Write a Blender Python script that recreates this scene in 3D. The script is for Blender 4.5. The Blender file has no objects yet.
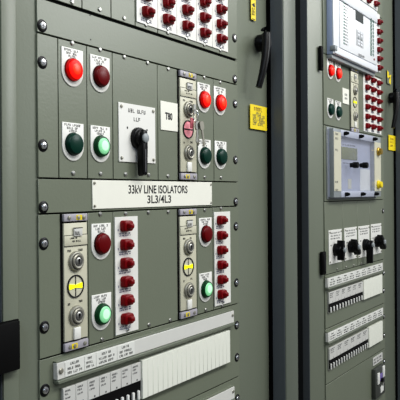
import bpy, bmesh, math, random
from mathutils import Vector, Matrix
random.seed(7)
PI = math.pi
scene = bpy.context.scene
COL = scene.collection

# ------------------------------------------------------------------ camera model
F = 650.0; UV = 435.0; ROLL = math.radians(0.45)
PHI = math.atan2(F, UV)
EYE = 1.45
CAM = (-.556, -.6045, EYE)
V0 = UV * math.sin(ROLL) - 10 * math.cos(ROLL)

def P(px, py, Y):
    """photo point -> (x, z above eye) on the vertical plane y = Y"""
    dx, dy = px - 200, py - 200
    u = dx * math.cos(ROLL) - dy * math.sin(ROLL)
    v = dx * math.sin(ROLL) + dy * math.cos(ROLL) - V0
    d = (u * math.cos(PHI) + F * math.sin(PHI), -u * math.sin(PHI) + F * math.cos(PHI), -v)
    t = (Y - CAM[1]) / d[1]
    return CAM[0] + d[0] * t, d[2] * t

def S(px, py=190, Y=0.0):
    return P(px, py, Y)[0]

# ------------------------------------------------------------------ materials
def lin(c):
    return tuple(((v / 255) / 12.92 if v / 255 <= .04045 else ((v / 255 + .055) / 1.055) ** 2.4) for v in c) + (1.0,)

MATS = {}
def mat(name, rgb, rough=.5, metal=0.0, var=.06, scale=60, emit=0.0, ergb=None, coat=0.0, bump=0.0, trans=0.0):
    m = bpy.data.materials.new(name); m.use_nodes = True
    nt = m.node_tree; N = nt.nodes; L = nt.links
    b = N['Principled BSDF']
    c = lin(rgb)
    tc = N.new('ShaderNodeTexCoord'); no = N.new('ShaderNodeTexNoise')
    no.inputs['Scale'].default_value = scale; no.inputs['Detail'].default_value = 3
    L.new(tc.outputs['Object'], no.inputs['Vector'])
    mx = N.new('ShaderNodeMix'); mx.data_type = 'RGBA'
    mx.inputs[6].default_value = tuple(max(0, v * (1 - var)) for v in c[:3]) + (1,)
    mx.inputs[7].default_value = tuple(min(1, v * (1 + var)) for v in c[:3]) + (1,)
    L.new(no.outputs['Fac'], mx.inputs[0]); L.new(mx.outputs[2], b.inputs['Base Color'])
    b.inputs['Roughness'].default_value = rough
    b.inputs['Metallic'].default_value = metal
    b.inputs['Coat Weight'].default_value = coat
    if emit:
        b.inputs['Emission Color'].default_value = lin(ergb or rgb)
        b.inputs['Emission Strength'].default_value = emit
    if trans:
        b.inputs['Transmission Weight'].default_value = trans
    if bump:
        n2 = N.new('ShaderNodeTexNoise'); n2.inputs['Scale'].default_value = 260; n2.inputs['Detail'].default_value = 2
        L.new(tc.outputs['Object'], n2.inputs['Vector'])
        bp = N.new('ShaderNodeBump'); bp.inputs['Strength'].default_value = bump; bp.inputs['Distance'].default_value = .001
        L.new(n2.outputs['Fac'], bp.inputs['Height']); L.new(bp.outputs['Normal'], b.inputs['Normal'])
    MATS[name] = m
    return m

mat('paint', (119, 125, 109), .34, var=.04, scale=9, bump=.12)
mat('paint_frame', (116, 122, 108), .36, var=.04, scale=7, bump=.12)
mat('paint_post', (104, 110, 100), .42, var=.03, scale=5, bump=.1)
mat('dark', (16, 17, 17), .7)
mat('black', (14, 14, 15), .38)
mat('black_matte', (18, 18, 18), .6)
mat('white_plate', (232, 232, 226), .4, var=.03)
mat('cream', (205, 203, 182), .42, var=.05)
mat('sign_white', (238, 238, 226), .45, var=.02)
mat('ink', (22, 22, 24), .6)
mat('ink_grey', (85, 85, 88), .6)
mat('ink_blue', (70, 70, 120), .6)
mat('steel', (215, 215, 215), .24, metal=1.0)
mat('steel_dull', (170, 170, 165), .4, metal=1.0)
mat('nickel', (160, 158, 146), .42, metal=.55)
mat('brass', (190, 160, 80), .35, metal=.9)
mat('red_lit', (165, 5, 6), .3, emit=.28, ergb=(255, 6, 4))
mat('red_core', (200, 4, 3), .35, emit=.75, ergb=(255, 26, 8))
mat('red_rim', (105, 6, 8), .3, emit=.05, ergb=(255, 0, 0))
mat('red_dark', (104, 4, 10), .3)
mat('red_dark_rim', (62, 6, 10), .35)
mat('red_flag', (122, 7, 16), .3)
mat('red_flag_top', (120, 12, 20), .32)
mat('green_dark', (5, 54, 42), .3)
mat('green_dark_rim', (8, 42, 34), .3)
mat('green_lit', (150, 215, 168), .35, emit=.22, ergb=(140, 245, 165))
mat('green_core', (190, 240, 200), .35, emit=.42, ergb=(190, 255, 205))
mat('green_rim', (14, 66, 36), .3)
mat('yellow', (238, 214, 20), .5, var=.05)
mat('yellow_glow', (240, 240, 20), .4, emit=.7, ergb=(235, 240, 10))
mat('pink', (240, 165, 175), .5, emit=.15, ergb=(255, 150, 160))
mat('pink_tag', (200, 110, 120), .5)
mat('cap_grey', (168, 165, 172), .45)
mat('rail_white', (214, 214, 208), .38, var=.03)
mat('card', (205, 205, 200), .5, var=.03)
mat('card_white', (225, 226, 220), .5, var=.03)
mat('cover_white', (232, 234, 222), .45, var=.02)
mat('block_grey', (165, 166, 158), .5)
mat('relay_white', (233, 236, 240), .35, var=.02)
mat('relay_front', (240, 242, 244), .35, var=.015)
mat('relay_side', (170, 184, 214), .35, var=.03)  # bluish light falling on the relay's side is put into this colour
mat('screen', (72, 76, 74), .2)
mat('keypad', (190, 192, 194), .5)
mat('led_green', (60, 110, 95), .4)
mat('lcd', (112, 118, 52), .25)
mat('case_grey', (150, 156, 158), .4)
mat('case_blue', (176, 181, 196), .4)
mat('purple', (120, 105, 165), .5)
mat('socket_grey', (70, 73, 68), .5)
mat('side_shade', (90, 96, 101), .45)  # shade of the left-facing sides put into a flat colour
mat('gap_shade_grey', (40, 43, 46), .6)  # shade between the cabinets as a flat dark grey
mat('red_hot', (255, 50, 20), .35, emit=.9, ergb=(255, 52, 16))
mat('rust', (120, 70, 40), .6)
mat('floor', (120, 118, 112), .5, scale=3)
mat('wall', (200, 200, 195), .8, scale=2)
for n_, v_ in dict(red_lit=.2, red_core=.2, red_rim=.2, red_dark=.22, red_dark_rim=.2, red_flag=.25, red_flag_top=.2, green_dark=.25, green_dark_rim=.2, green_lit=.25,
                   green_core=.2, green_rim=.25, black=.25, black_matte=.12, dark=.05, paint=.45, paint_frame=.45, paint_post=.35).items():
    MATS[n_].node_tree.nodes['Principled BSDF'].inputs['Specular IOR Level'].default_value = v_
# clear cover
g = bpy.data.materials.new('clear_cover'); g.use_nodes = True
nt = g.node_tree; nt.nodes.clear()
o_ = nt.nodes.new('ShaderNodeOutputMaterial'); mixs = nt.nodes.new('ShaderNodeMixShader')
tr = nt.nodes.new('ShaderNodeBsdfTransparent'); gl = nt.nodes.new('ShaderNodeBsdfGlossy')
gl.inputs['Roughness'].default_value = .12; gl.inputs['Color'].default_value = (.85, .88, 1, 1)
tr.inputs['Color'].default_value = (.93, .94, .98, 1)
hz = nt.nodes.new('ShaderNodeBsdfDiffuse'); hz.inputs['Color'].default_value = (.86, .88, .96, 1)  # white diffuse mixed in for the pane's hazy sheen
m2 = nt.nodes.new('ShaderNodeMixShader'); m2.inputs[0].default_value = .15
nt.links.new(tr.outputs[0], m2.inputs[1]); nt.links.new(hz.outputs[0], m2.inputs[2])
mixs.inputs[0].default_value = .16
nt.links.new(m2.outputs[0], mixs.inputs[1]); nt.links.new(gl.outputs[0], mixs.inputs[2]); nt.links.new(mixs.outputs[0], o_.inputs[0])
MATS['clear_cover'] = g

# ------------------------------------------------------------------ mesh helpers (x right, d outward from the panel, z up)
class MB:
    def __init__(s): s.bm = bmesh.new()
    def _join(s, tmp):
        me = bpy.data.meshes.new('t'); tmp.to_mesh(me); tmp.free(); s.bm.from_mesh(me); bpy.data.meshes.remove(me)
    def box(s, x0, x1, z0, z1, d0, d1, bev=0.0, seg=2):
        t = bmesh.new(); bmesh.ops.create_cube(t, size=1)
        for v in t.verts:
            v.co = Vector(((x0 + x1) / 2 + v.co.x * (x1 - x0), -(d0 + d1) / 2 + v.co.y * (d1 - d0), (z0 + z1) / 2 + v.co.z * (z1 - z0)))
        if bev: bmesh.ops.bevel(t, geom=t.edges[:], offset=bev, segments=seg, affect='EDGES', profile=.5)
        s._join(t); return s
    def prism(s, pts, d0, d1, bev=0.0, top=1.0, c=None):
        """outline in x,z extruded outward; the outer end may be scaled by top about c"""
        t = bmesh.new()
        if c is None: c = (sum(p[0] for p in pts) / len(pts), sum(p[1] for p in pts) / len(pts))
        a = [t.verts.new((p[0], -d0, p[1])) for p in pts]
        b = [t.verts.new((c[0] + (p[0] - c[0]) * top, -d1, c[1] + (p[1] - c[1]) * top)) for p in pts]
        n = len(pts)
        fb = t.faces.new(a); ft = t.faces.new(b)
        for i in range(n): t.faces.new((a[i], a[(i + 1) % n], b[(i + 1) % n], b[i]))
        bmesh.ops.recalc_face_normals(t, faces=t.faces[:])
        if bev: bmesh.ops.bevel(t, geom=ft.edges[:], offset=bev, segments=2, affect='EDGES', profile=.5)
        s._join(t); return s
    def sheet(s, x0, x1, z0, z1, d):
        v = [s.bm.verts.new((x, -d, z)) for x, z in ((x0, z0), (x1, z0), (x1, z1), (x0, z1))]
        s.bm.faces.new(v); return s
    def lathe(s, x, z, prof, seg=32, sz=1.0):
        """profile [(radius, d)] turned about the outward axis through (x, z)"""
        t = bmesh.new(); rings = []
        for r, d in prof:
            if r < 1e-6: rings.append([t.verts.new((x, -d, z))])
            else: rings.append([t.verts.new((x + r * math.cos(2 * PI * k / seg), -d, z + sz * r * math.sin(2 * PI * k / seg))) for k in range(seg)])
        for A, B in zip(rings, rings[1:]):
            for k in range(seg):
                k2 = (k + 1) % seg
                if len(A) == 1 and len(B) == 1: continue
                if len(A) == 1: t.faces.new((A[0], B[k], B[k2]))
                elif len(B) == 1: t.faces.new((A[k], A[k2], B[0]))
                else: t.faces.new((A[k], A[k2], B[k2], B[k]))
        if len(rings[0]) > 1: t.faces.new(rings[0])
        if len(rings[-1]) > 1: t.faces.new(rings[-1])
        bmesh.ops.recalc_face_normals(t, faces=t.faces[:])
        s._join(t); return s
    def ring(s, x, z, r0, r1, d0, d1, seg=36):
        prof = [(r0, d0), (r1, d0), (r1, d1), (r0, d1), (r0, d0)]
        t = bmesh.new(); rings = []
        for r, d in prof[:-1]:
            rings.append([t.verts.new((x + r * math.cos(2 * PI * k / seg), -d, z + r * math.sin(2 * PI * k / seg))) for k in range(seg)])
        rings.append(rings[0])
        for A, B in zip(rings, rings[1:]):
            for k in range(seg): t.faces.new((A[k], A[(k + 1) % seg], B[(k + 1) % seg], B[k]))
        bmesh.ops.recalc_face_normals(t, faces=t.faces[:])
        s._join(t); return s
    def tube(s, pts, r, seg=10, closed=False):
        """round bar through points (x, d, z); r may be a list"""
        t = bmesh.new(); V = [Vector((p[0], -p[1], p[2])) for p in pts]; n = len(V); rings = []
        up = Vector((0.13, 0.31, 0.94))
        for i in range(n):
            if closed: tan = V[(i + 1) % n] - V[i - 1]
            else: tan = V[min(i + 1, n - 1)] - V[max(i - 1, 0)]
            tan.normalize(); a = tan.cross(up)
            if a.length < .05: a = tan.cross(Vector((1, 0, 0)))
            a.normalize(); b = tan.cross(a); rr = r[i] if isinstance(r, (list, tuple)) else r
            rings.append([t.verts.new(V[i] + a * rr * math.cos(2 * PI * k / seg) + b * rr * math.sin(2 * PI * k / seg)) for k in range(seg)])
        for i in range(n if closed else n - 1):
            A, B = rings[i], rings[(i + 1) % n]
            for k in range(seg): t.faces.new((A[k], A[(k + 1) % seg], B[(k + 1) % seg], B[k]))
        if not closed: t.faces.new(rings[0]); t.faces.new(rings[-1])
        bmesh.ops.recalc_face_normals(t, faces=t.faces[:])
        s._join(t); return s
    def build(s, name, m, parent=None, loc=None, label=None, smooth=True):
        me = bpy.data.meshes.new(name); s.bm.to_mesh(me); s.bm.free()
        if smooth:
            for p in me.polygons: p.use_smooth = True
            me.set_sharp_from_angle(angle=math.radians(38))
        me.materials.append(MATS[m])
        o = bpy.data.objects.new(name, me); COL.objects.link(o)
        if parent: o.parent = parent
        if loc: o.location = loc
        if label: o['label'] = label
        return o

def thing(name, label, cat, x, z, Y, group=None):
    o = bpy.data.objects.new(name, None); COL.objects.link(o)
    o.empty_display_size = .02
    o.location = (x, Y, EYE + z); o['label'] = label; o['category'] = cat
    if group: o['group'] = group
    return o
def at(px, py, Y): return P(px, py, Y)

def rrect(x0, x1, z0, z1, r, n=5):
    pts = []
    for cx, cz, a0 in ((x1 - r, z1 - r, 0), (x0 + r, z1 - r, 90), (x0 + r, z0 + r, 180), (x1 - r, z0 + r, 270)):
        for k in range(n + 1):
            a = math.radians(a0 + 90 * k / n); pts.append((cx + r * math.cos(a), cz + r * math.sin(a)))
    return pts

def lettering(text, size, x, z, d, parent, m='ink', sx=1.0, thick=0.0, align='CENTER', name='lettering', spacing=1.0):
    cu = bpy.data.curves.new('txt', 'FONT'); cu.body = text; cu.size = size; cu.align_x = align; cu.align_y = 'CENTER'
    cu.extrude = .00015; cu.offset = thick; cu.space_character = spacing
    ob = bpy.data.objects.new('txt', cu); COL.objects.link(ob)
    dg = bpy.context.evaluated_depsgraph_get(); dg.update()
    me = bpy.data.meshes.new_from_object(ob.evaluated_get(dg))
    bpy.data.objects.remove(ob); bpy.data.curves.remove(cu)
    for v in me.vertices:
        v.co = Vector((x + v.co.x * sx, -d - v.co.z, z + v.co.y))
    me.name = name; me.materials.clear(); me.materials.append(MATS[m])
    o = bpy.data.objects.new(name, me); COL.objects.link(o); o.parent = parent
    return o

def scrawl(mb, x0, x1, z, h, d, w=None, words=(3, 6), fill=.9):
    """a line of tiny unreadable printed characters between x0 and x1, centre height z"""
    w = w or h * .62; st = h * .17; x = x0; left = random.randint(*words)
    while x + w < x1:
        if left == 0:
            x += w; left = random.randint(*words); continue
        a, b = x, x + w * .74
        k = random.randint(0, 4)
        if k != 1: mb.box(a, a + st, z - h / 2, z + h / 2, d, d + .0002)
        if k in (0, 2): mb.box(b - st, b, z - h / 2, z + h / 2, d, d + .0002)
        if k in (0, 1, 3): mb.box(a, b, z + h / 2 - st, z + h / 2, d, d + .0002)
        if k in (1, 2, 4): mb.box(a, b, z - h / 2, z - h / 2 + st, d, d + .0002)
        if k in (1, 3): mb.box(a, b, z - st / 2, z + st / 2, d, d + .0002)
        if k == 1: mb.box((a + b) / 2 - st / 2, (a + b) / 2 + st / 2, z - h / 2, z + h / 2, d, d + .0002)
        x += w; left -= 1

# ------------------------------------------------------------------ small fixings
def bolt(parent, x, z, rw=.0078):
    w = MB().lathe(x, z, [(rw, 0), (rw, .0005), (rw * .86, .0011), (rw * .5, .0011)]).build('bolt', 'black', parent, label='bright bolt head on a black cup washer')
    h = MB().lathe(x, z, [(rw * .62, .0009), (rw * .62, .0016), (rw * .52, .0028), (rw * .2, .0033), (0, .0033)], 20)
    h = h.build('bolt_head', 'steel', w)
    c = MB().box(x - rw * .3, x + rw * .3, z - .0005, z + .0005, .0031, .0035).box(x - .0005, x + .0005, z - rw * .3, z + rw * .3, .0031, .0035)
    c.build('cross_slot', 'ink_grey', w)
def screw(parent, x, z, r=.0032, m='steel_dull', d=0.0):
    return MB().lathe(x, z, [(r, d), (r, d + .0008), (r * .75, d + .0018), (0, d + .0022)], 16).build('screw', m, parent)

# ------------------------------------------------------------------ rows of the rack (heights relative to the eye)
A_, B_, C_, D_, E_ = .2428, .1983, .0202, -.0238, -.2017
PX0, PX1 = -.0068, .4738
F_ = E_ - .1334; G_ = F_ - .1334

def cabinet(label, off, Y, rows, frame_x0, frame_x1, bolts_l, bolts_r, PX0=PX0, stile=True):
    """off: x of the left bolt column.  rows: (z_bottom, z_top, [seams x])"""
    root = thing('control_cabinet', label, 'cabinet', off, -EYE, Y)
    zf = EYE     # eye height in the cabinet's own frame
    x0, x1 = frame_x0 - off, frame_x1 - off
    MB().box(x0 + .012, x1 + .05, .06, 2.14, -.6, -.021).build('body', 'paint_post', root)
    MB().box(x0, x1, .08, 2.12, -.021, -.003, .0015).build('door_frame', 'paint_frame', root)
    # seam in the left stile (a folded lip)
    if stile: MB().box(x0, x0 + .022, .081, 2.119, -.003, -.0012, .0008).build('hinge_stile', 'paint_frame', root)
    MB().box(PX0 + .004, PX1 - .004, .12, 2.10, -.003, -.0028).build('rack_backing', 'dark', root)
    for zb, zt, seams in rows:
        xs = [PX0] + [s - off for s in seams] + [PX1]
        for a, b in zip(xs, xs[1:]):
            ga = .0006 if a != PX0 else 0; gb = .0006 if b != PX1 else 0
            MB().box(a + ga, b - gb, zf + zb + .0009, zf + zt - .0009, -.0028, 0, .0005, 1).build('rack_panel', 'paint', root)
    for z in bolts_l: bolt(root, 0.0009, zf + z)
    for z in bolts_r: bolt(root, .4640, zf + z)
    # projecting corner post on the right
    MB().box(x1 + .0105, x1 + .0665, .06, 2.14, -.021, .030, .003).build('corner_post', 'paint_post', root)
    MB().box(x1 + .0094, x1 + .0106, .065, 2.135, .0008, .0275, .0003, 1).build('post_side_shade', 'side_shade', root)  # added plate, its dark colour stands for the return's shade
    MB().box(x1 - .002, x1 + .0090, .08, 2.12, -.0205, -.0195).box(x1 + .0082, x1 + .0105, .08, 2.12, -.0205, .0005).build('gap_shade', 'dark', root)  # added black strips standing for the shade in the gap
    MB().box(x0 - .15, x0 - .0005, .08, 2.12, -.060, -.050).box(x0 - .0004, x0 + .0118, .08, 2.12, -.060, -.0212).build('gap_shade', 'gap_shade_grey', root)  # added dark sheets standing for the shade between cabinets
    MB().box(x0 - .0014, x0 - .0001, .082, 2.118, -.0208, -.0038).build('door_edge_shade', 'side_shade', root)  # added strip with the shade of the door's side in its colour
    MB().box(x0 - .01, x1 + .06, 0, .06, -.58, -.01, .002).build('plinth', 'dark', root)
    return root, zf

# ---- left cabinet
y1 = 100
s1 = [S(x, y1) for x in (58.3, 87, 112.6, 157.6, 179, 197.2, 213.4)]
s2 = [S(x, 270) for x in (61.5, 88.2, 113.6, 178.5, 197, 213.2)]
st = [S(x, 10) for x in (82, 111, 135, 157.5)]
rowsL = [(A_ + .0015, A_ + .178, st), (B_, A_ - .0012, []), (C_, B_ , s1), (D_, C_, []), (E_, D_, s2),
         (F_, E_, []), (G_, F_, []), (G_ - .178, G_, []), (G_ - .356, G_ - .178, []), (G_ - .534, G_ - .356, []), (G_ - .70, G_ - .534, []),
         (A_ + .178, A_ + .40, [])]
bz = [.2823, .2076, .1625, .0605, -.0155, -.0603, -.163, -.2404, -.2990, -.374]
cabL, zf = cabinet('grey-green control cabinet in front, with thirteen-odd lamps and the line isolators sign', 0.0, 0.0, rowsL, S(3), S(269),
                   [z for z in bz if z not in (.2823,)], bz)
cabL['label'] = 'large grey-green control cabinet filling the left, carrying the line isolators sign'
# ---- right cabinet
YR = .03
OR = 1.387 - .464
def SR(x, y=190): return S(x, y, YR)
RA, RB, RC, RD, RE = P(345, 62.5, YR)[1], P(330, 126, YR)[1], P(330, 201.5, YR)[1], E_ - .002, E_ - .1354
RF = RE - .137
rowsR = [(RA, RA + .183, []), (RA + .183, RA + .33, []), (RB, RA, [SR(349, 90), SR(357.6, 90), SR(363, 100)]), (RC, RB, []),
         (RD, RC, [SR(342.7, 240), SR(357.2, 240), SR(369.8, 240)]),
         (RE, RD, []), (RF, RE, []), (RF - .178, RF, []), (RF - .356, RF - .178, []), (RF - .534, RF - .356, []), (RF - .70, RF - .534, [])]
cabR, _ = cabinet('second grey-green control cabinet behind the post, carrying white relay and four black switches', OR, YR, rowsR, S(310, 200, YR), 1.507,
                  [], [-.0576, -.2449, -.2987, -.3771, -.4339, -.5124], PX0=.0200, stile=False)

def pl(px, py): return P(px, py, 0)           # left panel
def pr(px, py): return P(px, py, YR)          # right panel
def scr(cab, pts, Y, off):
    for px, py in pts:
        x, z = P(px, py, Y); screw(cab, x - off, zf + z)
scr(cabL, [(72, 43), (99.8, 49.7), (124, 57), (147.3, 62.8), (168, 69), (204, 77.4), (220, 82.3),
           (73, 173), (100.3, 173.6), (125.3, 174.2), (148.4, 174.8), (167.8, 176), (204.5, 177.2), (220.8, 177.6),
           (100, 214), (125.5, 213.6), (148.2, 212.3), (168, 211.8), (204.5, 210), (220.8, 208.4),
           (102, 339.6), (148.8, 324.8), (170, 320.2), (205.6, 309.8), (222, 305.8),
           (72, 2), (99.5, 9.5), (124, 18.2), (145.7, 24.8), (167.7, 32.8), (186, 38.6), (204, 44.8), (220, 50.5)], 0, 0)
scr(cabR, [(337, 269), (346, 267), (353.6, 265.6), (361, 263.8), (334, 55.5), (340, 59.2), (353.5, 65.5)], YR, OR)
for px, py in ((90, 15.2), (90.6, 39.6)):
    x, z = pl(px, py); MB().lathe(x, zf + z, [(.0011, -.0001), (.0011, .0002)], 10).build('hole_disc', 'ink', cabL)  # flat dark disc for each small hole in the blank panel

# hinge on the left edge of the left cabinet
x1, zt = pl(20, 319); zb = pl(20, 367)[1]
MB().box(S(3) - .05, -.0405, zf + zb - .001, zf + zt + .001, .0005, .0020).build('hinge_plate', 'black_matte', cabL)
h = MB().box(S(3) - .06, -.0435, zf + zb, zf + zt, .0, .008, .0012).build('hinge', 'black_matte', cabL, label='black block hinge')
MB().tube([(S(3) - .030, .006, zf + zb + .002), (S(3) - .030, .006, zf + zt - .002)], .006, 14).build('hinge_pin', 'black', h)

def door_handle(cab, off, x, z, Y, lz=.092):
    hb = MB().lathe(x - off, z, [(.0165, 0), (.0165, .010), (.0135, .014), (.010, .022), (0, .022)], 28).build('door_handle', 'black', cab)
    X = x - off
    pts = [(X - .015, .019, z + .022), (X - .016, .024, z + .012), (X - .020, .026, z - .010), (X - .025, .026, z - .036), (X - .032, .024, z - .064), (X - .038, .019, z - lz)]
    MB().tube(pts, [.0070, .0085, .0085, .0075, .0068, .0060], 14).build('lever', 'black', hb)
x, z = pl(259.2, 43.5); door_handle(cabL, 0, x, zf + z, 0)
x, z = pr(390.5, 98); door_handle(cabR, OR, x, zf + z, YR, .098)
for a, b in (((318.6, 46), (321, 71)), ((320.2, 252), (323.8, 274))):
    x0, z1 = pr(*a); x1, z0 = pr(*b)
    l = MB().box(x0 - OR, x1 - OR, zf + z0, zf + z1, -.0012, .007, .0015).build('latch', 'black_matte', cabR)
    MB().box(x0 - OR + .004, x1 - OR - .004, zf + z0 + .008, zf + z1 - .008, .007, .0085, .0006).build('latch_grip', 'black', l)

# ------------------------------------------------------------------ lamps
def lamp(px, py, Y, lens, rim, core, label, group, py_top=None):
    x, z = P(px, py + (1.2 if Y == 0 else .4), Y)
    t = thing('indicator_lamp', label, 'lamp', x, z, Y, group)
    w, r = .0192, .0192
    pts = [(w, .0275), (-w, .0275)]
    for k in range(19):
        a = PI + PI * k / 18; pts.append((r * math.cos(a), -.0024 + r * math.sin(a)))
    p = MB().prism(pts, 0, .0014, .0003).build('legend_plate', 'white_plate', t)
    mb = MB()
    for k, zz in enumerate((.0245, .0205, .0168)): scrawl(mb, -.0155 + .004 * k, .0155 - .004 * k, zz, .0030, .0014, .0029)
    mb.build('lettering', 'ink', p, smooth=False)
    MB().lathe(0, 0, [(.0150, .0014), (.0150, .0028), (.0143, .0038), (.0130, .0038)], 40).build('bezel', rim, t)
    fr_ = .0112 if lens == 'green_rim' else .0124
    ln = MB().lathe(0, 0, [(.0142, .0036), (.0140, .0052), (.0134, .0066), (fr_, .0074)], 40).build('lens', lens, t)
    MB().lathe(0, 0, [(fr_ + .0001, .0072), (fr_ - .0004, .0079), (.0085, .0088), (.004, .0092), (0, .0093)], 36).build('lens_face', core or lens, ln)
    if core == 'green_lit': MB().lathe(.0006, .0006, [(.0070, .0088), (.0066, .0093), (.003, .0097), (0, .0098)], 30).build('bright_spot', 'green_core', ln)
    if core == 'red_core': MB().lathe(.0004, .0004, [(.0075, .0087), (.0066, .0093), (.003, .0097), (0, .0098)], 30).build('bright_spot', 'red_hot', ln)
    return t
RL = ('red_lit', 'red_rim', 'red_core'); RDk = ('red_dark', 'red_dark_rim', None)
GL = ('green_rim', 'green_rim', 'green_lit'); GDk = ('green_dark', 'green_dark_rim', None)
gl_ = 'round lamps on white legend plates'
LAMPS = [
 (72.0, 68.8, 0, RL, 'glowing red lamp, top left lamp of the left cabinet'),
 (99.6, 75.3, 0, RDk, 'unlit dark red lamp directly right of the leftmost glowing red lamp'),
 (72.6, 143.0, 0, GDk, 'unlit dark green lamp above the left end of the sign, leftmost of the greens'),
 (100.0, 145.2, 0, GL, 'glowing pale green lamp left of the large isolator switch'),
 (203.3, 98.6, 0, RL, 'glowing red lamp right of the hanging keys, left one of the pair'),
 (219.4, 101.8, 0, RL, 'glowing red lamp nearest the right bolts, right one of the pair'),
 (204.0, 154.6, 0, GDk, 'unlit dark green lamp right of the keyed interlock, left one of the pair'),
 (220.2, 155.8, 0, GDk, 'unlit dark green lamp nearest the right bolts, right one of the pair'),
 (100.8, 242.4, 0, RDk, 'unlit dark red lamp under the left end of the sign beside the left interlock'),
 (101.2, 312.8, 0, GL, 'glowing pale green lamp left of the six red flags near the left label rail'),
 (205.0, 232.8, 0, RDk, 'unlit dark red lamp beside the lower right interlock under the sign'),
 (205.2, 287.8, 0, GL, 'glowing pale green lamp beside the lower right interlock, low right'),
 (329.9, 70.2, YR, RL, 'small far glowing red lamp below the white relay, left one of two'),
 (337.6, 73.2, YR, RL, 'small far glowing red lamp below the white relay, right one of two'),
 (330.0, 109.2, YR, GDk, 'small far dark green lamp above the clear relay cover, left one of two'),
 (337.9, 111.6, YR, GDk, 'small far dark green lamp above the clear relay cover, right one of two'),
]
for px, py, Y, (a, b, c), lab in LAMPS: lamp(px, py, Y, a, b, c, lab, gl_)

# ------------------------------------------------------------------ key interlock units
def interlock(xl, xr, zt, Y, label, disc, keyed=False, h=.1775):
    x0, x1 = xl, xr
    cx = (x0 + x1) / 2; w = x1 - x0
    t = thing('key_interlock', label, 'interlock', cx, zt, Y, 'key interlock units')
    hw = w / 2
    MB().box(-hw + .0008, hw - .0008, -h + .001, -.001, -.0006, .0006).build('surround', 'black_matte', t)
    fl, fw = -hw + .0043, hw - .0022
    MB().box(fl, fw, -.1635, -.0130, .0006, .0035, .0006).build('face_plate', 'cream', t)
    for nm, a, b in (('top_cap', -.0108, -.0012), ('bottom_cap', -h + .0015, -.1655)):
        c = MB().box(fl - .001, fw, a, b, .0006, .0050, .0010).build(nm, 'cap_grey', t)
        zc = (a + b) / 2
        MB().box(.001 if nm == 'top_cap' else -.009, .011 if nm == 'top_cap' else .001, zc - .0032, zc + .0032, .0050, .0054).build('yellow_mark', 'yellow', c)
        for sx in (-.012, .0045 if nm == 'top_cap' else -.004, .0145): MB().lathe(sx, zc, [(.0026, .0050), (.0026, .0062), (.001, .0066)], 12).build('cap_screw', 'nickel', c)
    lp = MB().box(fl, fw, -.0420, -.0285, .0035, .0043, .0003).build('engraved_plate', 'cream', t)
    mb = MB(); mb.box(fl, fw, -.0287, -.0281, .0035, .0045).box(fl, fw, -.0426, -.0420, .0035, .0045)
    scrawl(mb, -.010, .004, -.0325, .0022, .0043, .0016); scrawl(mb, -.006, .012, -.0365, .0022, .0043, .0016)
    mb.build('lettering', 'ink', lp, smooth=False); mb = MB()
    scrawl(mb, -.014, -.007, -.0485, .003, .0035, .0022); scrawl(mb, .005, .014, -.0485, .003, .0035, .0022)
    mb.build('lock_marks', 'ink', t, smooth=False); mb = MB()
    scrawl(mb, -.014, -.008, -.1165, .003, .0035, .0022); scrawl(mb, .006, .014, -.1150, .003, .0035, .0022)
    mb.build('lock_marks', 'ink', t, smooth=False)
    wn = MB().box(-.004, .011, -.0300, -.0195, .0043, .0062, .0006).build('window', 'card', t)
    mb = MB(); scrawl(mb, -.003, .010, -.0262, .0042, .0062, .0034, (9, 9)); mb.box(-.0042, .0112, -.0199, -.0190, .0043, .0066); mb.build('lettering', 'ink', wn, smooth=False)
    for zz in (-.0625, -.1325):
        lk = MB().lathe(.0004, zz, [(.0132, .0035), (.0132, .0052), (.0122, .0068), (.0106, .0072), (.0104, .0060), (.0098, .0060)], 36).build('lock', 'nickel', t)
        MB().lathe(.0004, zz, [(.0097, .0058), (.0096, .0088), (.0084, .0098), (.0066, .0094), (.0064, .0080), (0, .0080)], 32).build('lock_collar', 'nickel', lk)
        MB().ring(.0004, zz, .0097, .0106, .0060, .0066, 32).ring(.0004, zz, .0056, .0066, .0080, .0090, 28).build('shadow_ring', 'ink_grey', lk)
        MB().lathe(.0004, zz, [(.0054, .0080), (.0052, .0094), (.0042, .0100), (0, .0100)], 24).build('lock_core', 'steel_dull', lk)
        MB().box(-.0006, .0014, zz - .0032, zz + .0032, .0100, .0104).lathe(.0004, zz + .0015, [(.0019, .0100), (.0019, .0104)], 12).build('keyhole', 'ink', lk)
    zc = -.0945
    bg = MB().lathe(-.0005, zc, [(.0142, .0035), (.0142, .0040)], 40).build('semaphore_disc', 'pink' if disc == 'pink' else 'cream', t)
    MB().ring(-.0005, zc, .0132, .0148, .0035, .0050, 40).build('semaphore_ring', 'ink', bg)
    if disc == 'pink':
        MB().box(-.0137, .0127, zc - .0009, zc + .0009, .0040, .0046).build('semaphore_bar', 'ink', bg)
    else:
        MB().box(-.0012, .0002, zc - .0135, zc + .0135, .0040, .0044).build('semaphore_line', 'ink', bg)
        MB().prism([(-.0120, zc - .0036), (-.0005, zc - .0018), (.0110, zc - .0036), (.0110, zc + .0036), (-.0005, zc + .0018), (-.0120, zc + .0036)], .0044, .0050).build('semaphore_bar', 'yellow_glow', bg, label='bright yellow position bar')
    tb = MB().box(-.0055, .0065, -.1630, -.1475, .0035, .0068, .001).build('sliding_tab', 'white_plate', t)
    return t
interlock(S(59.8, 270), S(86.5, 270), D_, 0, 'cream key interlock unit with yellow bar, left of the lower lamps', 'yellow')
interlock(S(177.0, 260), S(195.4, 260), D_, 0, 'cream key interlock unit with yellow bar, left of the right-hand six red flags', 'yellow')
tC = interlock(S(177.0, 120), S(195.2, 120), B_, 0, 'cream key interlock unit with pink disc and keys hanging from it', 'pink')
interlock(SR(349.4, 90), SR(357.4, 90), RA - .004, YR, 'narrow far key interlock unit beside the small white label below the white relay', 'yellow')

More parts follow.
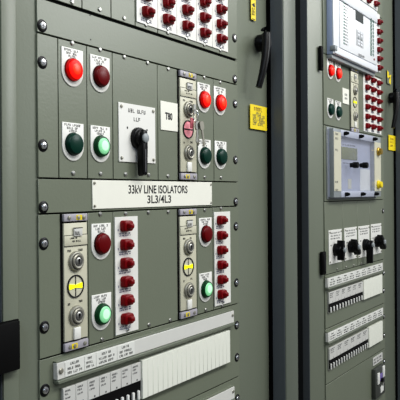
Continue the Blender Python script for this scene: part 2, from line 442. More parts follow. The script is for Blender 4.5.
# bunch of keys hanging from the upper lock
kx, kz = tC.location.x + .0008, B_ - .0625
k = thing('key_bunch', 'bunch of keys with pink tag hanging from the upper interlock lock', 'keys', kx, kz, .0060)
MB().box(-.0012, .0012, -.003, .003, .0130, .020).prism(rrect(-.0035, .0035, -.008, .008, .0033), .020, .0226).build('lock_key', 'steel_dull', k)
MB().tube([(.0, .0213 + .003 + .004 * math.sin(a), -.011 + .0105 * math.cos(a)) for a in [2 * PI * i / 20 for i in range(20)]], .0009, 8, True).build('key_ring', 'steel', k)
def hangkey(dx, L, m, tilt, d):
    mb = MB(); c, s_ = math.cos(tilt), math.sin(tilt)
    def R(pts): return [(dx + p[0] * c - p[1] * s_, -.0205 + p[0] * s_ + p[1] * c) for p in pts]
    mb.prism(R(rrect(-.0055, .0055, -.013, .001, .004)), d, d + .002)
    mb.prism(R([(-.0022, -.012), (.0022, -.012), (.0022, -L), (0, -L - .002), (-.0022, -L)]), d + .0002, d + .0018)
    for i in range(3): mb.prism(R([(.002, -L + .004 * i), (.0042, -L + .004 * i), (.0042, -L + .0022 + .004 * i), (.002, -L + .0022 + .004 * i)]), d + .0002, d + .0018)
    mb.build('key', m, k)
hangkey(.0050, .036, 'nickel', .10, .0215)
hangkey(.0020, .032, 'steel_dull', -.08, .0250)
hangkey(.0085, .038, 'nickel', .2, .0280)
MB().prism(rrect(-.0075, .001, -.031, -.014, .002), .0180, .0195).build('key_tag', 'pink_tag', k, label='small pink key tag')

# ------------------------------------------------------------------ red flag indicators
def flag(parent, x, z, m='red_flag', d=.0016):
    b = MB().prism(rrect(x - .0105, x + .0105, z - .0080, z + .0080, .0042), d, d + .0085, .0022, top=.93).build('flag_lens', m, parent)
    MB().prism(rrect(x - .0050, x + .0062, z - .0046, z + .0046, .0022), d + .0080, d + .0145, .0016, top=.72).build('flag_knob', m, b)
def strip(name_label, x0, x1, z0, z1, Y, cols, group=None, cap=True, m='red_flag', ink='ink_blue'):
    """cols: list of (x, [z...])"""
    cx, cz = (x0 + x1) / 2, (z0 + z1) / 2
    t = thing('flag_indicator_strip', name_label, 'indicator strip', cx, cz, Y, group)
    p = MB().box(x0 - cx, x1 - cx, z0 - cz, z1 - cz, 0, .0016, .0003, 1).build('backing_plate', 'white_plate', t)
    mb = MB()
    for x, zs in cols:
        for z in zs:
            flag(t, x - cx, z - cz, m)
            if cap:
                for q, hh in ((.0108, .0018), (.0136, .0018)):
                    if z - cz - q - .002 > z0 - cz: scrawl(mb, x - cx - .013, x - cx + .013, z - cz - q, hh, .0016, .0017)
                for sx in (-1, 1): mb.box(x - cx + sx * .0145 - .0006, x - cx + sx * .0145 + .0006, z - cz - .007, z - cz - .004, .0016, .0018)
    if cap: mb.build('lettering', ink, p, smooth=False)
    if z0 > -.3 and cap:
        screw(t, 0, z0 - cz + .0045, .0028, 'steel', .0016)
    return t
# lower row, left and right
x0 = (S(114, 217) + S(115.2, 335)) / 2; x1 = S(137.4, 280)
zt, zb = pl(126, 216.6)[1], pl(126, 332.6)[1]
cx = S(124.3, 270)
zs = [pl(124.5, y)[1] for y in (225.8, 244.4, 263, 281.4, 299.8, 318.4)]
strip('white strip of six red flags right of the left lamps, under the sign', x0, x1, zb, zt, 0, [(cx, zs)], 'six-flag strips in the lower row')
x0 = S(213.9, 260); x1 = S(229.8, 260); zt, zb = pl(221, 211.8)[1], pl(221, 304.8)[1]
zs = [pl(220, y)[1] for y in (220.1, 235.2, 250, 264.7, 279.4, 294)]
strip('white strip of six red flags nearest the right bolts of the left cabinet', x0, x1, zb, zt, 0, [(S(219.6, 260), zs)], 'six-flag strips in the lower row')
# top row: five columns
top = A_ + .172
colpx = [(145.6, [12.6, -4.2]), (166.0, [20.0, 3.4]), (185.2, [26.4, 11.0, -4.5]), (202.6, [33.2, 18.0, 2.9]), (219.0, [39.2, 24.4, 9.6, -5])]
edges = [135.8, 157.0, 176.0, 195.6, 211.6, 227.2]
names = ['leftmost white strip of red flags at the top edge of the left cabinet', 'second white strip of red flags from the left along the top edge',
         'middle white strip of red flags along the top edge', 'fourth white strip of red flags along the top edge, right of the middle one',
         'rightmost white strip of red flags along the top edge, beside the bolt']
zbot = A_ + .0090
for i, (px, ys) in enumerate(colpx):
    strip(names[i], S(edges[i], 20) + .0003, S(edges[i + 1], 20) - .0003, zbot, top, 0, [(S(px, 20), [P(px, ys[0], 0)[1] + .0258 * q for q in range(6)])], 'red flag strips along the top')

# ------------------------------------------------------------------ sign, labels, stickers
def quad(name, label, cat, pxs, Y, m, th=.0016, group=None, bev=.0003):
    (ax, ay), (bx, by) = pxs
    x0, z1 = P(ax, ay, Y); x1, z0 = P(bx, by, Y)
    cx, cz = (x0 + x1) / 2, (z0 + z1) / 2
    t = thing(name, label, cat, cx, cz, Y, group)
    MB().box(x0 - cx, x1 - cx, z0 - cz, z1 - cz, 0, th, bev, 1).build('plate', m, t)
    return t, (x1 - x0) / 2, (z1 - z0) / 2
t, hw, hh = quad('sign', 'long white sign lettered 33kV LINE ISOLATORS 3L3/4L3', 'sign', ((91.6, 180), (211.3, 204.9)), 0, 'sign_white')
cx = t.location.x
xa, xb = S(127.6, 190), S(186.6, 190)
def fit_text(txt, xa, xb, z, h, d, t, thick=.0):
    o = lettering(txt, h * 1.42, 0, 0, d, t, 'ink', 1.0, thick)
    xs = [v.co.x for v in o.data.vertices]; zs = [v.co.z for v in o.data.vertices]
    kx = (xb - xa) / (max(xs) - min(xs)); kz = h / (max(zs) - min(zs)); mx, mz = (max(xs) + min(xs)) / 2, (max(zs) + min(zs)) / 2
    for v in o.data.vertices: v.co.x = (v.co.x - mx) * kx + (xa + xb) / 2; v.co.z = (v.co.z - mz) * kz + z
    return o
cz = t.location.z - EYE
fit_text('33kV LINE ISOLATORS', xa - cx, xb - cx, P(155, 189.4, 0)[1] - cz, .0125, .0016, t, .0003)
fit_text('3L3/4L3', S(146.5, 200) - cx, S(170.2, 200) - cx, P(158, 199.2, 0)[1] - cz, .0120, .0016, t, .0003)
for sx in (-1, 1):
    for sz in (-1, 1): screw(t, sx * (hw - .0035), sz * (hh - .004), .0019, 'nickel', .0016)

t, hw, hh = quad('number_label', 'small white label reading T80 right of the isolator switch', 'label', ((160, 100.6), (177.2, 131.9)), 0, 'sign_white', .0014)
fit_text('T80', -.0115, .0075, .0, .0115, .0014, t, .0006)

t, hw, hh = quad('warning_sticker', 'yellow warning sticker below the black door handle of the left cabinet', 'sticker', ((249.9, 103.8), (266.6, 131)), 0, 'yellow', .0006, bev=0)
mb = MB(); scrawl(mb, -hw * .55, hw * .6, hh * .66, .0075, .0006, .0068, (9, 9)); mb.build('heading', 'rust', t, smooth=False)
mb = MB()
for i, zz in enumerate((.32, .10, -.12, -.34, -.56)):
    scrawl(mb, -hw * (.3 if i == 0 else .7), hw * (.35 if i == 0 else .75), hh * zz, .0052, .0006, .0048)
mb.build('lettering', 'ink_grey', t, smooth=False)
t, hw, hh = quad('warning_sticker', 'narrow yellow sticker with black symbols high above the door handle', 'sticker', ((250.7, -12), (255.6, 21.2)), 0, 'yellow', .0006, bev=0)
mb = MB()
mb.prism([(-.006, .000), (.004, .004), (.006, -.004), (-.002, -.004)], .0006, .0008)
mb.prism([(-.007, .012), (.006, .009), (.004, .020), (-.004, .018)], .0006, .0008)
for i in range(3): scrawl(mb, -hw * .7, hw * .75, -.008 - .0055 * i, .0045, .0006, .004)
mb.box(-hw * .6, hw * .7, -hh + .001, -hh + .0026, .0006, .0008)
mb.build('symbols', 'ink', t, smooth=False)
t, hw, hh = quad('warning_sticker', 'yellow sticker at right of the clear relay cover', 'sticker', ((388.4, 134.6), (395.4, 151)), YR, 'yellow', .0006, bev=0)
mb = MB(); scrawl(mb, -hw * .6, hw * .6, hh * .5, .006, .0006, .006); scrawl(mb, -hw * .6, hw * .6, hh * .1, .006, .0006, .006); scrawl(mb, -hw * .6, hw * .6, -hh * .4, .006, .0006, .006)
mb.build('lettering', 'rust', t, smooth=False)
t, hw, hh = quad('arrow_sticker', 'yellow zigzag sticker right of the small red flags on the far cabinet', 'sticker', ((387, 69.5), (391, 85)), YR, 'paint', .0004, bev=0)
MB().prism([(-hw, hh * .9), (-hw * .2, hh * .7), (-hw * .2, hh * .2), (hw, hh * .5), (hw * .7, -hh), (-hw * .1, -hh * .75), (.1 * hw, -.2 * hh), (-hw * .9, -hh * .1)], .0004, .0007).build('zigzag', 'yellow', t)
MB().box(.0, hw * .5, -hh * .2, hh * .1, .0007, .0009).build('black_mark', 'ink', t)
t, hw, hh = quad('blank_label', 'small white label left of the far key interlock', 'label', ((342, 87.6), (348.4, 105)), YR, 'sign_white', .002)
mb = MB(); scrawl(mb, -hw * .4, hw * .6, .004, .006, .002, .006, (9, 9)); scrawl(mb, -hw * .4, hw * .6, -.006, .005, .002, .005, (9, 9)); mb.build('lettering', 'ink_grey', t, smooth=False)

# ------------------------------------------------------------------ rotary switches
def rotary(x, z, Y, label, w=.0830, zt=.0440, zb=-.0400, ang=0, deep=1.0, group=None, L=.052, name='rotary_switch', big=True, xo=0.0, double=False):
    t = thing(name, label, 'switch', x, z, Y, group)
    p = MB().box(-w / 2 + xo, w / 2 + xo, zb, zt, 0, .0016, .0004, 1).build('switch_plate', 'white_plate', t)
    for sx in (-1, 1):
        for zz in (zt - .0055, zb + .0055): screw(p, xo + sx * (w / 2 - .0055), zz, .0024, 'nickel', .0016)
    mb = MB()
    if big:
        scrawl(mb, -.020, .024, zt - .0095, .0055, .0016, .0050); scrawl(mb, -.008, .012, zt - .0215, .0055, .0016, .0052, (3, 3))
        for sx in (-1, 1): mb.box(sx * .0225 - .0012, sx * .0225 + .0012, .0125, .0155, .0016, .0019)
    else:
        for q in range(3): scrawl(mb, -w * .38 + xo, w * .38 + xo, zt - .008 - .007 * q, .0035, .0016, .0034)
        for sx in (-1, 1): scrawl(mb, sx * .028 - .006 + xo, sx * .028 + .006 + xo, .012, .003, .0016, .003)
    mb.build('lettering', 'ink' if big else 'ink_grey', p, smooth=False)
    D = deep
    MB().lathe(0, 0, [(.0160, .0016), (.0160, .0060 * D), (.0150, .0080 * D), (.0128, .0085 * D), (.0122, .0120 * D), (.0110, .0130 * D)], 36).build('boss', 'black', t)
    c, s_ = math.cos(ang), math.sin(ang)
    def R(pts): return [(p[0] * c - p[1] * s_, p[0] * s_ + p[1] * c) for p in pts]
    if double:
        o_l = [(-.0075, .010), (-.0055, .024), (.0055, .024), (.0075, .010), (.0075, -.010), (.0055, -.026), (-.0055, -.026), (-.0075, -.010)]
    else:
        o_l = None
    hd = MB().prism(R(o_l or [(-.0058, .009), (-.003, .0125), (.003, .0125), (.0058, .009), (.0066, -.012), (.0052, -L + .003), (.003, -L), (-.003, -L), (-.0052, -L + .003), (-.0066, -.012)]), .0060 * D, .0165 * D, .0018, c=(0, 0), top=.97).build('handle', 'black', t)
    MB().prism(R([(-.0012, -.016), (.0012, -.016), (.0010, -L + .006), (-.0010, -L + .006)]), .0164 * D, .0169 * D).build('handle_groove', 'ink_grey', hd)
    MB().lathe(0, 0, [(.0068, .0160 * D), (.0068, .0180 * D), (.0052, .0190 * D), (0, .0190 * D)], 24).build('spindle_cap', 'case_grey', t, label='grey spindle cap')
    return t
x, z = pl(136.6, 138.6)
xL, xR_ = S(118, 130), S(154.6, 130)
rotary(x, z, 0, 'large isolator switch on white plate with black handle pointing down, above the sign', w=xR_ - xL, zt=pl(136, 105)[1] - z, zb=pl(136, 162.6)[1] - z, L=.055, xo=(xL + xR_) / 2 - x)
SW = [((328.4, 341.3), (229.6, 263.2), 334.4, 249.6, 0.0, .036, 'leftmost of four black rotary switches on the far cabinet, handle upright'),
      ((344, 356.4), (227.4, 259.4), 349.2, 246.6, .75, .030, 'second black rotary switch from the left on the far cabinet, handle slanted'),
      ((358, 369), (225.8, 257), 363.6, 244.6, .0, .052, 'third black rotary switch on the far cabinet, handle hanging straight down'),
      ((370.6, 381), (223.8, 254), 375.6, 241.6, .75, .030, 'rightmost black rotary switch on the far cabinet, beside the bolt')]
for (a, b), (t_, b_), cxp, cyp, ang, L, lab in SW:
    x, z = pr(cxp, cyp); xa, xb = SR(a, 240), SR(b, 240)
    mid = (a + b) / 2
    rotary(x, z, YR, lab, w=xb - xa, zt=pr(mid, t_)[1] - z, zb=pr(mid, b_)[1] - z, ang=ang, deep=1.6, L=L, big=False, double=L < .05, group='black rotary switches on the far cabinet', xo=(xa + xb) / 2 - x)

# ------------------------------------------------------------------ label rails and terminal blocks
def rail(xa, xb, zt, zb, Y, label, cards, m='rail_white', screws=True):
    cx, cz = (xa + xb) / 2, (zt + zb) / 2
    t = thing('label_rail', label, 'label rail', cx, cz, Y, 'label rails')
    hw, hh = (xb - xa) / 2, (zt - zb) / 2
    MB().box(-hw, hw, -hh, hh, .0, .0075, .0006, 1).build('rail', m, t)
    MB().box(-hw, hw, hh + .0004, hh + .0020, 0, .0065, .0004, 1).build('upper_lip', 'paint', t)
    MB().box(-hw, hw, -hh - .0055, -hh - .0004, 0, .0095, .001, 1).build('lower_lip', 'paint_frame', t)
    n = len(cards)
    for (a, b) in cards:
        c = MB().box(-hw + a, -hw + b - .0008, -hh + .0012, hh - .0012, .0075, .0081).build('label_card', 'card_white', t)
        mb = MB(); w = b - a
        for i, zz in enumerate((.55, .0, -.5)): scrawl(mb, -hw + a + w * (.25 if i == 0 else .12), -hw + a + w * (.7 if i == 0 else .9), hh * zz, .0030, .0081, .0026)
        mb.build('lettering', 'ink', c, smooth=False)
    if screws: screw(t, -hw + .0062, 0, .0038, 'nickel', .0075); screw(t, hw - .0055, .003, .0026, 'nickel', .0075)
    return t
def block(xa, xm, xb, zt, zlab, zb, Y, label, npin, ncov, fields, lk=.52):
    cx, cz = (xa + xb) / 2, (zt + zb) / 2
    t = thing('terminal_block', label, 'terminal block', cx, cz, Y, 'terminal blocks')
    q = lambda x: x - cx
    k = lambda z: z - cz
    MB().box(q(xa), q(xm) - .0005, k(zb), k(zt), 0, .0030, .0004, 1).build('base', 'block_grey', t)
    wd = (xm - xa) / fields
    for i in range(fields):
        a = xa + wd * i
        c = MB().box(q(a), q(a + wd) - .0007, k(zlab) + .0004, k(zt), .0030, .0056, .0003, 1).build('label_card', 'card', t)
        mb = MB(); scrawl(mb, q(a) + wd * .12, q(a) + wd * .7, k(zt) - .0040, .0024, .0056, .0020); scrawl(mb, q(a) + wd * .12, q(a) + wd * .55, k(zt) - .0080, .0024, .0056, .0020)
        scrawl(mb, q(a) + wd * .12, q(a) + wd * .6, k(zt) - .0130, .0020, .0056, .0020)
        mb.box(q(a) + wd * .5, q(a) + wd * .5 + .0024, k(zlab) + .002, k(zlab) + .0042, .0056, .0058)
        mb.build('lettering', 'ink_grey', c, smooth=False)
    MB().box(q(xa), q(xm) - .0005, k(zb) + .0030, k(zlab), .0030, .0046, .0003, 1).build('slot_strip', 'black_matte', t)
    wp = (xm - xa) / npin
    for i in range(npin):
        a = q(xa + wp * (i + .5)); hz = k(zb)
        MB().prism(rrect(a - wp * (.26 if npin == 13 else .17), a + wp * (.12 if npin == 13 else .08), hz + .0006, hz + (zlab - zb) * lk, wp * .12), .0046, .0070, .0004).build('terminal_link', 'card_white', t)
    wc = (xb - xm) / ncov
    for i in range(ncov):
        a = q(xm + wc * i)
        MB().box(a, a + wc - .00025, k(zb), k(zt) + .002, 0, .0080, .0003, 1).build('terminal_cover', 'cover_white', t)
    return t
zr_t, zr_b = -.2098, -.2308
xa = S(53.0, 370); xb = S(230.5, 315)
cards = [(.013, .048), (.048, .070), (.070, .112)]
ln = xb - xa
cards += [(.112, .150)]
rail(xa, xb, zr_t, zr_b, 0, 'long white label rail below the interlocks on the left cabinet', cards)
xa2, xm, xb2 = S(60.4, 395), S(138.4, 378), S(226.4, 340)
block(xa2, xm, xb2, -.2445, -.2715, -.2985, 0, 'terminal block with wide white covers below the long label rail, left cabinet', 13, 20, 7)
rail(xa, xb, -.3455, -.3665, 0, 'label rail at the bottom edge below the white terminal covers', [])
# right
xa, xb = SR(325.0, 282), SR(380.4, 266)
def many(n, L, lo=.006): 
    return [(lo + (L - lo - .008) * i / n, lo + (L - lo - .008) * (i + 1) / n) for i in range(n)]
rail(xa, xb, -.2110, -.2340, YR, 'upper speckled label rail on the far cabinet, below the four switches', many(9, xb - xa), screws=False)
xa2, xm, xb2 = SR(327.2, 300), SR(361.2, 290), SR(379.8, 283)
block(xa2, xm, xb2, -.2475, -.2760, -.2990, YR, 'upper terminal block on the far cabinet with white covers at its right', 12, 6, 6, .62)
rail(xa, xb, -.3450, -.3680, YR, 'lower speckled label rail on the far cabinet, between two terminal blocks', many(9, xb - xa), screws=False)
xm = SR(366.6, 345)
block(xa2, xm, xb2, -.3850, -.4150, -.4400, YR, 'lowest terminal block on the far cabinet, above the socket', 16, 4, 6, .62)

# ------------------------------------------------------------------ white protection relay on the far cabinet
xl, zb = P(333.6, 52.0, YR - .018); zb = P(379, 74, YR - .018)[1]
xr = P(377.4, 50, YR - .020)[0]
zt = zb + .178
x0, cz = xl, (zb + zt) / 2; cx = (xl + xr) / 2
rl = thing('protection_relay', 'big white relay with dark screen and keypad on the far cabinet', 'relay', cx, cz, YR)
hw, hh = (xr - xl) / 2, (zt - zb) / 2
MB().box(-hw, hw, -hh, hh, 0, .0175, .0012).build('case', 'relay_side', rl)
MB().box(-hw - .0002, hw + .0002, -hh - .0002, hh + .0002, .0150, .0185, .001).build('bezel', 'relay_white', rl)
fx0, fx1 = P(340, 30, YR - .021)[0] - cx, P(377, 30, YR - .021)[0] - cx
MB().box(fx0, hw - .010, -hh + .0205, hh - .040, .0185, .0215, .0012).build('front_panel', 'relay_front', rl)
MB().box(-hw + .002, hw - .002, hh - .036, hh - .004, .0185, .0225, .003).build('upper_ledge', 'relay_white', rl)
MB().box(-hw + .002, hw - .002, -hh + .001, -hh + .0185, .0185, .0215, .0015).build('lower_ledge', 'relay_white', rl)
MB().box(-hw + .001, hw - .001, -hh - .010, -hh - .0008, 0, .013, .001).build('base_lip', 'case_grey', rl)
def rp(px, py): 
    x, z = P(px, py, YR - .0215); return x - cx, z - cz
a, b = rp(355.4, 11), rp(363.2, 23.6)
MB().box(a[0], b[0], b[1] - .002, a[1] + .003, .0215, .0222).build('display', 'screen', rl)
a, b = rp(356, 29), rp(363.2, 48.5)
kp = MB().box(a[0], b[0], b[1], a[1], .0215, .0222).build('keypad', 'keypad', rl)
for i in range(5):
    for j in range(2):
        zx = a[0] + (b[0] - a[0]) * (.3 + .4 * j); zz = a[1] + (b[1] - a[1]) * (.12 + .19 * i)
        MB().box(zx - .0065, zx + .0065, zz - .0028, zz + .0028, .0222, .0238, .0008).build('key_button', 'relay_white' if i != 2 else 'case_grey', kp)
mb = MB(); mg = MB()
for i in range(14):
    x, z = rp(344.0, 3 + 3.1 * i)
    mg.box(x - .003, x + .003, z - .0022, z + .0022, .0215, .0222)
    scrawl(mb, x + .006, x + .030, z, .0036, .0215, .0034)
mg.build('status_lights', 'led_green', rl, smooth=False); mb.build('lettering', 'ink_grey', rl, smooth=False)
mg = MB()
for i in range(10):
    x, z = rp(371.0, 20.5 + 3.7 * i); mg.ring(x, z, .0042, .0060, .0215, .0226, 18); mg.ring(x + .018, z, .0030, .0044, .0215, .0224, 14)
mg.build('function_keys', 'led_green', rl)
x, z = rp(374, 59.5); MB().lathe(x, z, [(.003, .0215), (.003, .0228)], 12).build('red_light', 'red_flag', rl)
x, z = rp(361.0, 56)
mb = MB(); scrawl(mb, x - .024, x + .024, z + .0, .0055, .0235, .0052, (9, 9)); mb.build('nameplate', 'ink_grey', rl, smooth=False)
a = P(331.5, 47, YR - .018)[0] - cx
zz = -hh + .014
MB().box(-hw - .004, -hw + .012, zz - .006, zz + .006, .010, .024, .0015).build('corner_clip', 'case_grey', rl)

# flag strips right of / above the relay, and the three-column one below
def rstrip(label, ax, bx, zt, zb, cols, group='red flag strips on the far cabinet'):
    return strip(label, ax, bx, zb, zt, YR, cols, group, cap=True)
x = SR(378.0, 40)
rstrip('narrow strip of red flags peeking out right of the white relay', x - .016, x + .014, pr(378, 14)[1], pr(378, 72)[1], [(x - .002, [pr(376, y)[1] for y in (21.3, 31, 40, 49, 58, 67)])])
xs = [SR(v, 3) for v in (360, 367.3, 374.6)]
rstrip('strip of red flags above the white relay at the top edge', xs[0] - .02, xs[2] + .022, pr(374, -14)[1], pr(374, 9.2)[1], [(xs[0], [pr(360, -4)[1]]), (xs[1], [pr(367, .2)[1]]), (xs[2], [pr(374.6, 4)[1]])])
xs = [SR(v, 100) for v in (366.0, 371.8, 377.6)]
rows = [(78, 80.6, 83.4), (87.6, 90, 92.6), (97.6, 99.6, 101.8), (106.8, 108.4, 110.4), (116.6, 118, 119.6), (126, 127, 128.4)]
rstrip('white block of eighteen small red flags below the white relay', SR(363, 100), SR(380.6, 100), pr(366, 73.4)[1], pr(366, 131.6)[1],
       [(xs[j], [pr((366.0, 371.8, 377.6)[j], r[j])[1] for r in rows]) for j in range(3)])

# ------------------------------------------------------------------ relay behind a clear cover
DEP = .018
xl = P(334.0, 160, YR - DEP)[0]; xr = P(381.0, 160, YR - DEP)[0]
zt = P(334, 128.0, YR - DEP)[1]; zb = P(334, 197.6, YR - DEP)[1]
cx, cz = (xl + xr) / 2, (zt + zb) / 2
rc = thing('covered_relay', 'relay behind a clear cover with brass screws on the far cabinet', 'relay', cx, cz, YR)
hw, hh = (xr - xl) / 2, (zt - zb) / 2
MB().box(-hw - .006, hw + .006, -hh - .004, hh + .004, 0, .0025, .0006, 1).build('flange', 'case_grey', rc)
MB().box(-hw, hw, -hh + .001, hh - .001, .0025, .0060).build('back_panel', 'case_blue', rc)
q = lambda px: P(px, 165, YR - DEP)[0] - cx
w0, w1 = q(341.2), q(374.6)
MB().box(-hw, w0, -hh, hh, .006, DEP - .0008, .0006).build('left_side', 'case_grey', rc)
MB().box(-hw + .001, w0, -hh + .016, hh - .008, DEP - .001, DEP).build('left_bezel', 'cream', rc)
MB().box(w1, hw, -hh, hh, .006, DEP - .0008, .0006).build('right_side', 'case_grey', rc)
MB().box(w1, hw - .001, -hh + .016, hh - .016, DEP - .001, DEP).build('right_bezel', 'cream', rc)
MB().box(w0, w1, hh - .017, hh, .006, DEP, .001).build('top_bezel', 'case_blue', rc)
MB().box(w0, w1, -hh, -hh + .0155, .006, DEP, .001).build('bottom_bezel', 'case_blue', rc)
a0, z1 = P(341.8, 146.4, YR - .008); a1, z0 = P(357.4, 160.5, YR - .008)
MB().box(a0 - cx, a1 - cx, z0 - cz, z1 - cz, .006, .008, .0005).build('display', 'lcd', rc)
mb = MB(); scrawl(mb, a0 - cx + .01, a1 - cx - .01, z1 - cz + .006, .004, .006, .0038); scrawl(mb, a0 - cx + .01, a1 - cx + .05, z0 - cz - .010, .003, .006, .0035)
mb.build('lettering', 'ink_grey', rc, smooth=False)
MB().sheet(w0, w1, -hh + .0155, hh - .017, DEP - .0015).build('cover_pane', 'clear_cover', rc)
for px, py in ((351.0, 165.2), (360.6, 165.4)):
    x, z = P(px, py, YR - DEP); x -= cx; z -= cz
    kb = MB().lathe(x, z, [(.006, DEP - .001), (.006, DEP + .006), (.0080, DEP + .007), (.0080, DEP + .018), (.0070, DEP + .020), (0, DEP + .020)], 24).build('push_knob', 'black', rc)
for px, py, m in ((378.0, 151.6, 'brass'), (378.0, 184.6, 'yellow')):
    x, z = P(px, py, YR - DEP); x -= cx; z -= cz
    MB().lathe(x, z, [(.0120, DEP), (.0120, DEP + .004), (.0095, DEP + .005), (.0085, DEP + .012), (0, DEP + .013)], 24).build('thumb_screw', m, rc)
for px, py in ((344.4, 131.2), (359.6, 134.5), (373.4, 137.5), (345.4, 196.6), (361.4, 196.3), (375, 195.8)):
    x, z = P(px, py, YR - DEP); x -= cx; z -= cz
    zz = hh - .0085 if z > 0 else -hh + .0078
    MB().lathe(x, zz, [(.0050, DEP), (.0050, DEP + .006), (.0030, DEP + .012), (0, DEP + .012)], 16).build('cover_screw', 'black', rc)
for py in (134, 138.5, 150, 182, 190):
    x, z = P(336.6, py, YR - DEP); mb = MB(); scrawl(mb, x - cx - .009, x - cx + .016, z - cz, .005, DEP, .005); mb.build('lettering', 'ink_grey', rc, smooth=False)
x, z = P(350, 183.5, YR - .007)
MB().box(x - cx - .012, x - cx + .010, z - cz - .014, z - cz + .012, .006, .0072).build('side_label', 'cream', rc)
x, z = P(366, 180, YR - .007)
MB().box(x - cx - .045, x - cx + .035, z - cz - .03, z - cz + .03, .006, .0065).build('rating_plate', 'card_white', rc)

# ------------------------------------------------------------------ socket and its label at the bottom right
t, hw, hh = quad('socket_label', 'small pale label strip above the far cabinet socket', 'label', ((372.6, 360.5), (383.0, 357)), YR, 'card', .002)
for c in t.children: bpy.data.objects.remove(c)
x0, z0 = pr(372.6, 364); x1, z1 = pr(383.2, 354.5)
cx, cz = t.location.x, t.location.z - EYE
zlo, zhi = -.5125 - .013, -.5125 + .012
t.location.z = EYE + pr(378, 358.5)[1]
lp = MB().box(x0 - cx, x1 - cx - .012, -.012, .011, 0, .002, .0003, 1).build('plate', 'card', t)
mb = MB(); scrawl(mb, x0 - cx + .006, x1 - cx - .018, .004, .005, .002, .0048); scrawl(mb, x0 - cx + .006, x1 - cx - .018, -.005, .005, .002, .0048); mb.build('lettering', 'ink_grey', lp, smooth=False)
D2 = .012
xs0 = P(375.6, 375, YR - D2)[0]; xs1 = P(385.0, 375, YR - D2)[0]
zt = P(380, 367.0, YR - D2)[1]; zb = P(380, 396.5, YR - D2)[1]
cx, cz = (xs0 + xs1) / 2, (zt + zb) / 2
so = thing('socket_box', 'small dark grey socket box with white contacts and hanging tag, bottom right', 'socket', cx, cz, YR)
hw, hh = (xs1 - xs0) / 2, (zt - zb) / 2
MB().box(-hw, hw, -hh, hh, 0, D2, .0015).build('box', 'socket_grey', so)
for a, b, c_, d_ in ((-.75, -.35, .0, .75), (.35, .75, .25, 1.0)): MB().box(hw * a, hw * b, hh * (c_ - .05), hh * (d_ - .05), D2, D2 + .004, .001).build('contact', 'white_plate', so)
MB().box(-.3 * hw, .3 * hw, hh * .1, hh * .55, D2, D2 + .003, .001).build('cross_bar', 'purple', so)
MB().lathe(0, hh * .12, [(.006, D2 + .002), (.006, D2 + .009), (0, D2 + .010)], 18).build('button', 'black', so)
MB().tube([(.004, D2 + .008, hh * .1), (.010, D2 + .006, -hh * .1), (.012, D2 + .003, -hh * .35)], .0012, 8).build('tag_cord', 'white_plate', so)
MB().prism([(-.002, -hh * .45), (.012, -hh * .30), (.024, -hh * .42), (.022, -hh * .72), (-.002, -hh * .78)], D2, D2 + .002).build('hanging_tag', 'white_plate', so)

# ------------------------------------------------------------------ the room
def struct(name, mb, m, loc=(0, 0, 0)):
    o = mb.build(name, m, None, loc); o['kind'] = 'structure'; return o
struct('floor', MB().box(-4, 5, -.05, 0, -1.0, 4.0), 'floor')
struct('wall_back', MB().box(-4, 5, 0, 3.0, -1.1, -1.0), 'wall')

# ------------------------------------------------------------------ light
w = bpy.data.worlds.new('room_light'); scene.world = w; w.use_nodes = True
nt = w.node_tree; N = nt.nodes; L = nt.links
bg = N['Background']; tc = N.new('ShaderNodeTexCoord'); sep = N.new('ShaderNodeSeparateXYZ'); mr = N.new('ShaderNodeMapRange')
L.new(tc.outputs['Generated'], sep.inputs[0]); L.new(sep.outputs['Z'], mr.inputs[0])
mr.inputs[1].default_value = -.6; mr.inputs[2].default_value = .7
cr = N.new('ShaderNodeValToRGB')
cr.color_ramp.elements[0].color = (.10, .10, .08, 1); cr.color_ramp.elements[1].color = (.72, .76, .84, 1)
L.new(mr.outputs[0], cr.inputs[0])
mr2 = N.new('ShaderNodeMapRange'); L.new(sep.outputs['X'], mr2.inputs[0])
mr2.inputs[1].default_value = -.75; mr2.inputs[2].default_value = .25; mr2.inputs[3].default_value = .12; mr2.inputs[4].default_value = 1.0
mm = N.new('ShaderNodeMix'); mm.data_type = 'RGBA'; mm.blend_type = 'MULTIPLY'; mm.inputs[0].default_value = 1
L.new(cr.outputs[0], mm.inputs[6]); L.new(mr2.outputs[0], mm.inputs[7]); L.new(mm.outputs[2], bg.inputs['Color']); bg.inputs['Strength'].default_value = .62

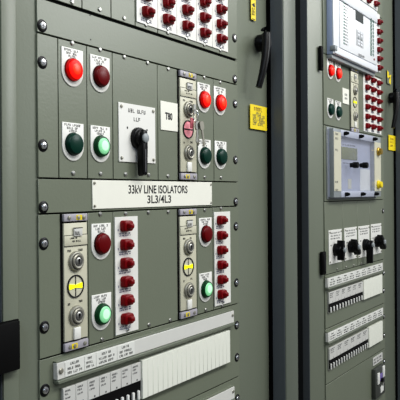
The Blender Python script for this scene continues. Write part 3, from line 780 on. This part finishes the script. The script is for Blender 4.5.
def area(name, loc, target, sx, sy, power, color=(1, 1, 1)):
    l = bpy.data.lights.new(name, 'AREA'); l.shape = 'RECTANGLE'; l.size = sx; l.size_y = sy; l.energy = power; l.color = color
    o = bpy.data.objects.new(name, l); COL.objects.link(o); o.location = loc
    d = Vector(target) - Vector(loc); o.rotation_euler = d.to_track_quat('-Z', 'Y').to_euler(); return o
area('ceiling_light', (.2, -1.3, 2.9), (.25, -.2, 1.4), 2.6, .35, 34, (1, .99, .96))
area('ceiling_light', (-1.9, -.9, 2.8), (.4, 0, 1.5), .4, 1.2, 11, (.66, .80, 1))
area('ceiling_light', (3.1, -3.3, 2.9), (0, 0, 1.6), 1.6, .5, 42, (.97, .99, 1))
area('aisle_light', (2.2, -1.5, 2.9), (1.4, 0, 1.4), 1.6, .35, 16, (1, .99, .97))

# ------------------------------------------------------------------ camera
cd = bpy.data.cameras.new('camera'); cam = bpy.data.objects.new('camera', cd); COL.objects.link(cam)
cd.sensor_fit = 'HORIZONTAL'; cd.sensor_width = 36; cd.lens = 36 * F / 400; cd.clip_start = .02
fwd = Vector((math.sin(PHI), math.cos(PHI), 0)); right = Vector((math.cos(PHI), -math.sin(PHI), 0)); up = Vector((0, 0, 1))
# roll about the view axis
r2 = right * math.cos(ROLL) + up * (-math.sin(ROLL)) * -1 * -1
u2 = right * math.sin(ROLL) + up * math.cos(ROLL)
# pixel frame: x_img (right), y_img (down); unrolled u = dx cos - dy sin, v = dx sin + dy cos
X = right * math.cos(ROLL) - up * math.sin(ROLL)
Yv = right * math.sin(ROLL) + up * math.cos(ROLL)
M = Matrix((X, Yv, -fwd)).transposed().to_4x4(); M.translation = Vector(CAM)
cam.matrix_world = M
# principal point offset V0 (along the unrolled vertical)
cd.shift_y = V0 * math.cos(ROLL) / 400
cd.shift_x = V0 * math.sin(ROLL) / 400 * -1
scene.camera = cam
scene.view_settings.view_transform = 'Standard'
scene.view_settings.exposure = -.10
try: scene.view_settings.look = 'Medium High Contrast'
except Exception: print('LOOK missing')
print('LOOK', scene.view_settings.look)
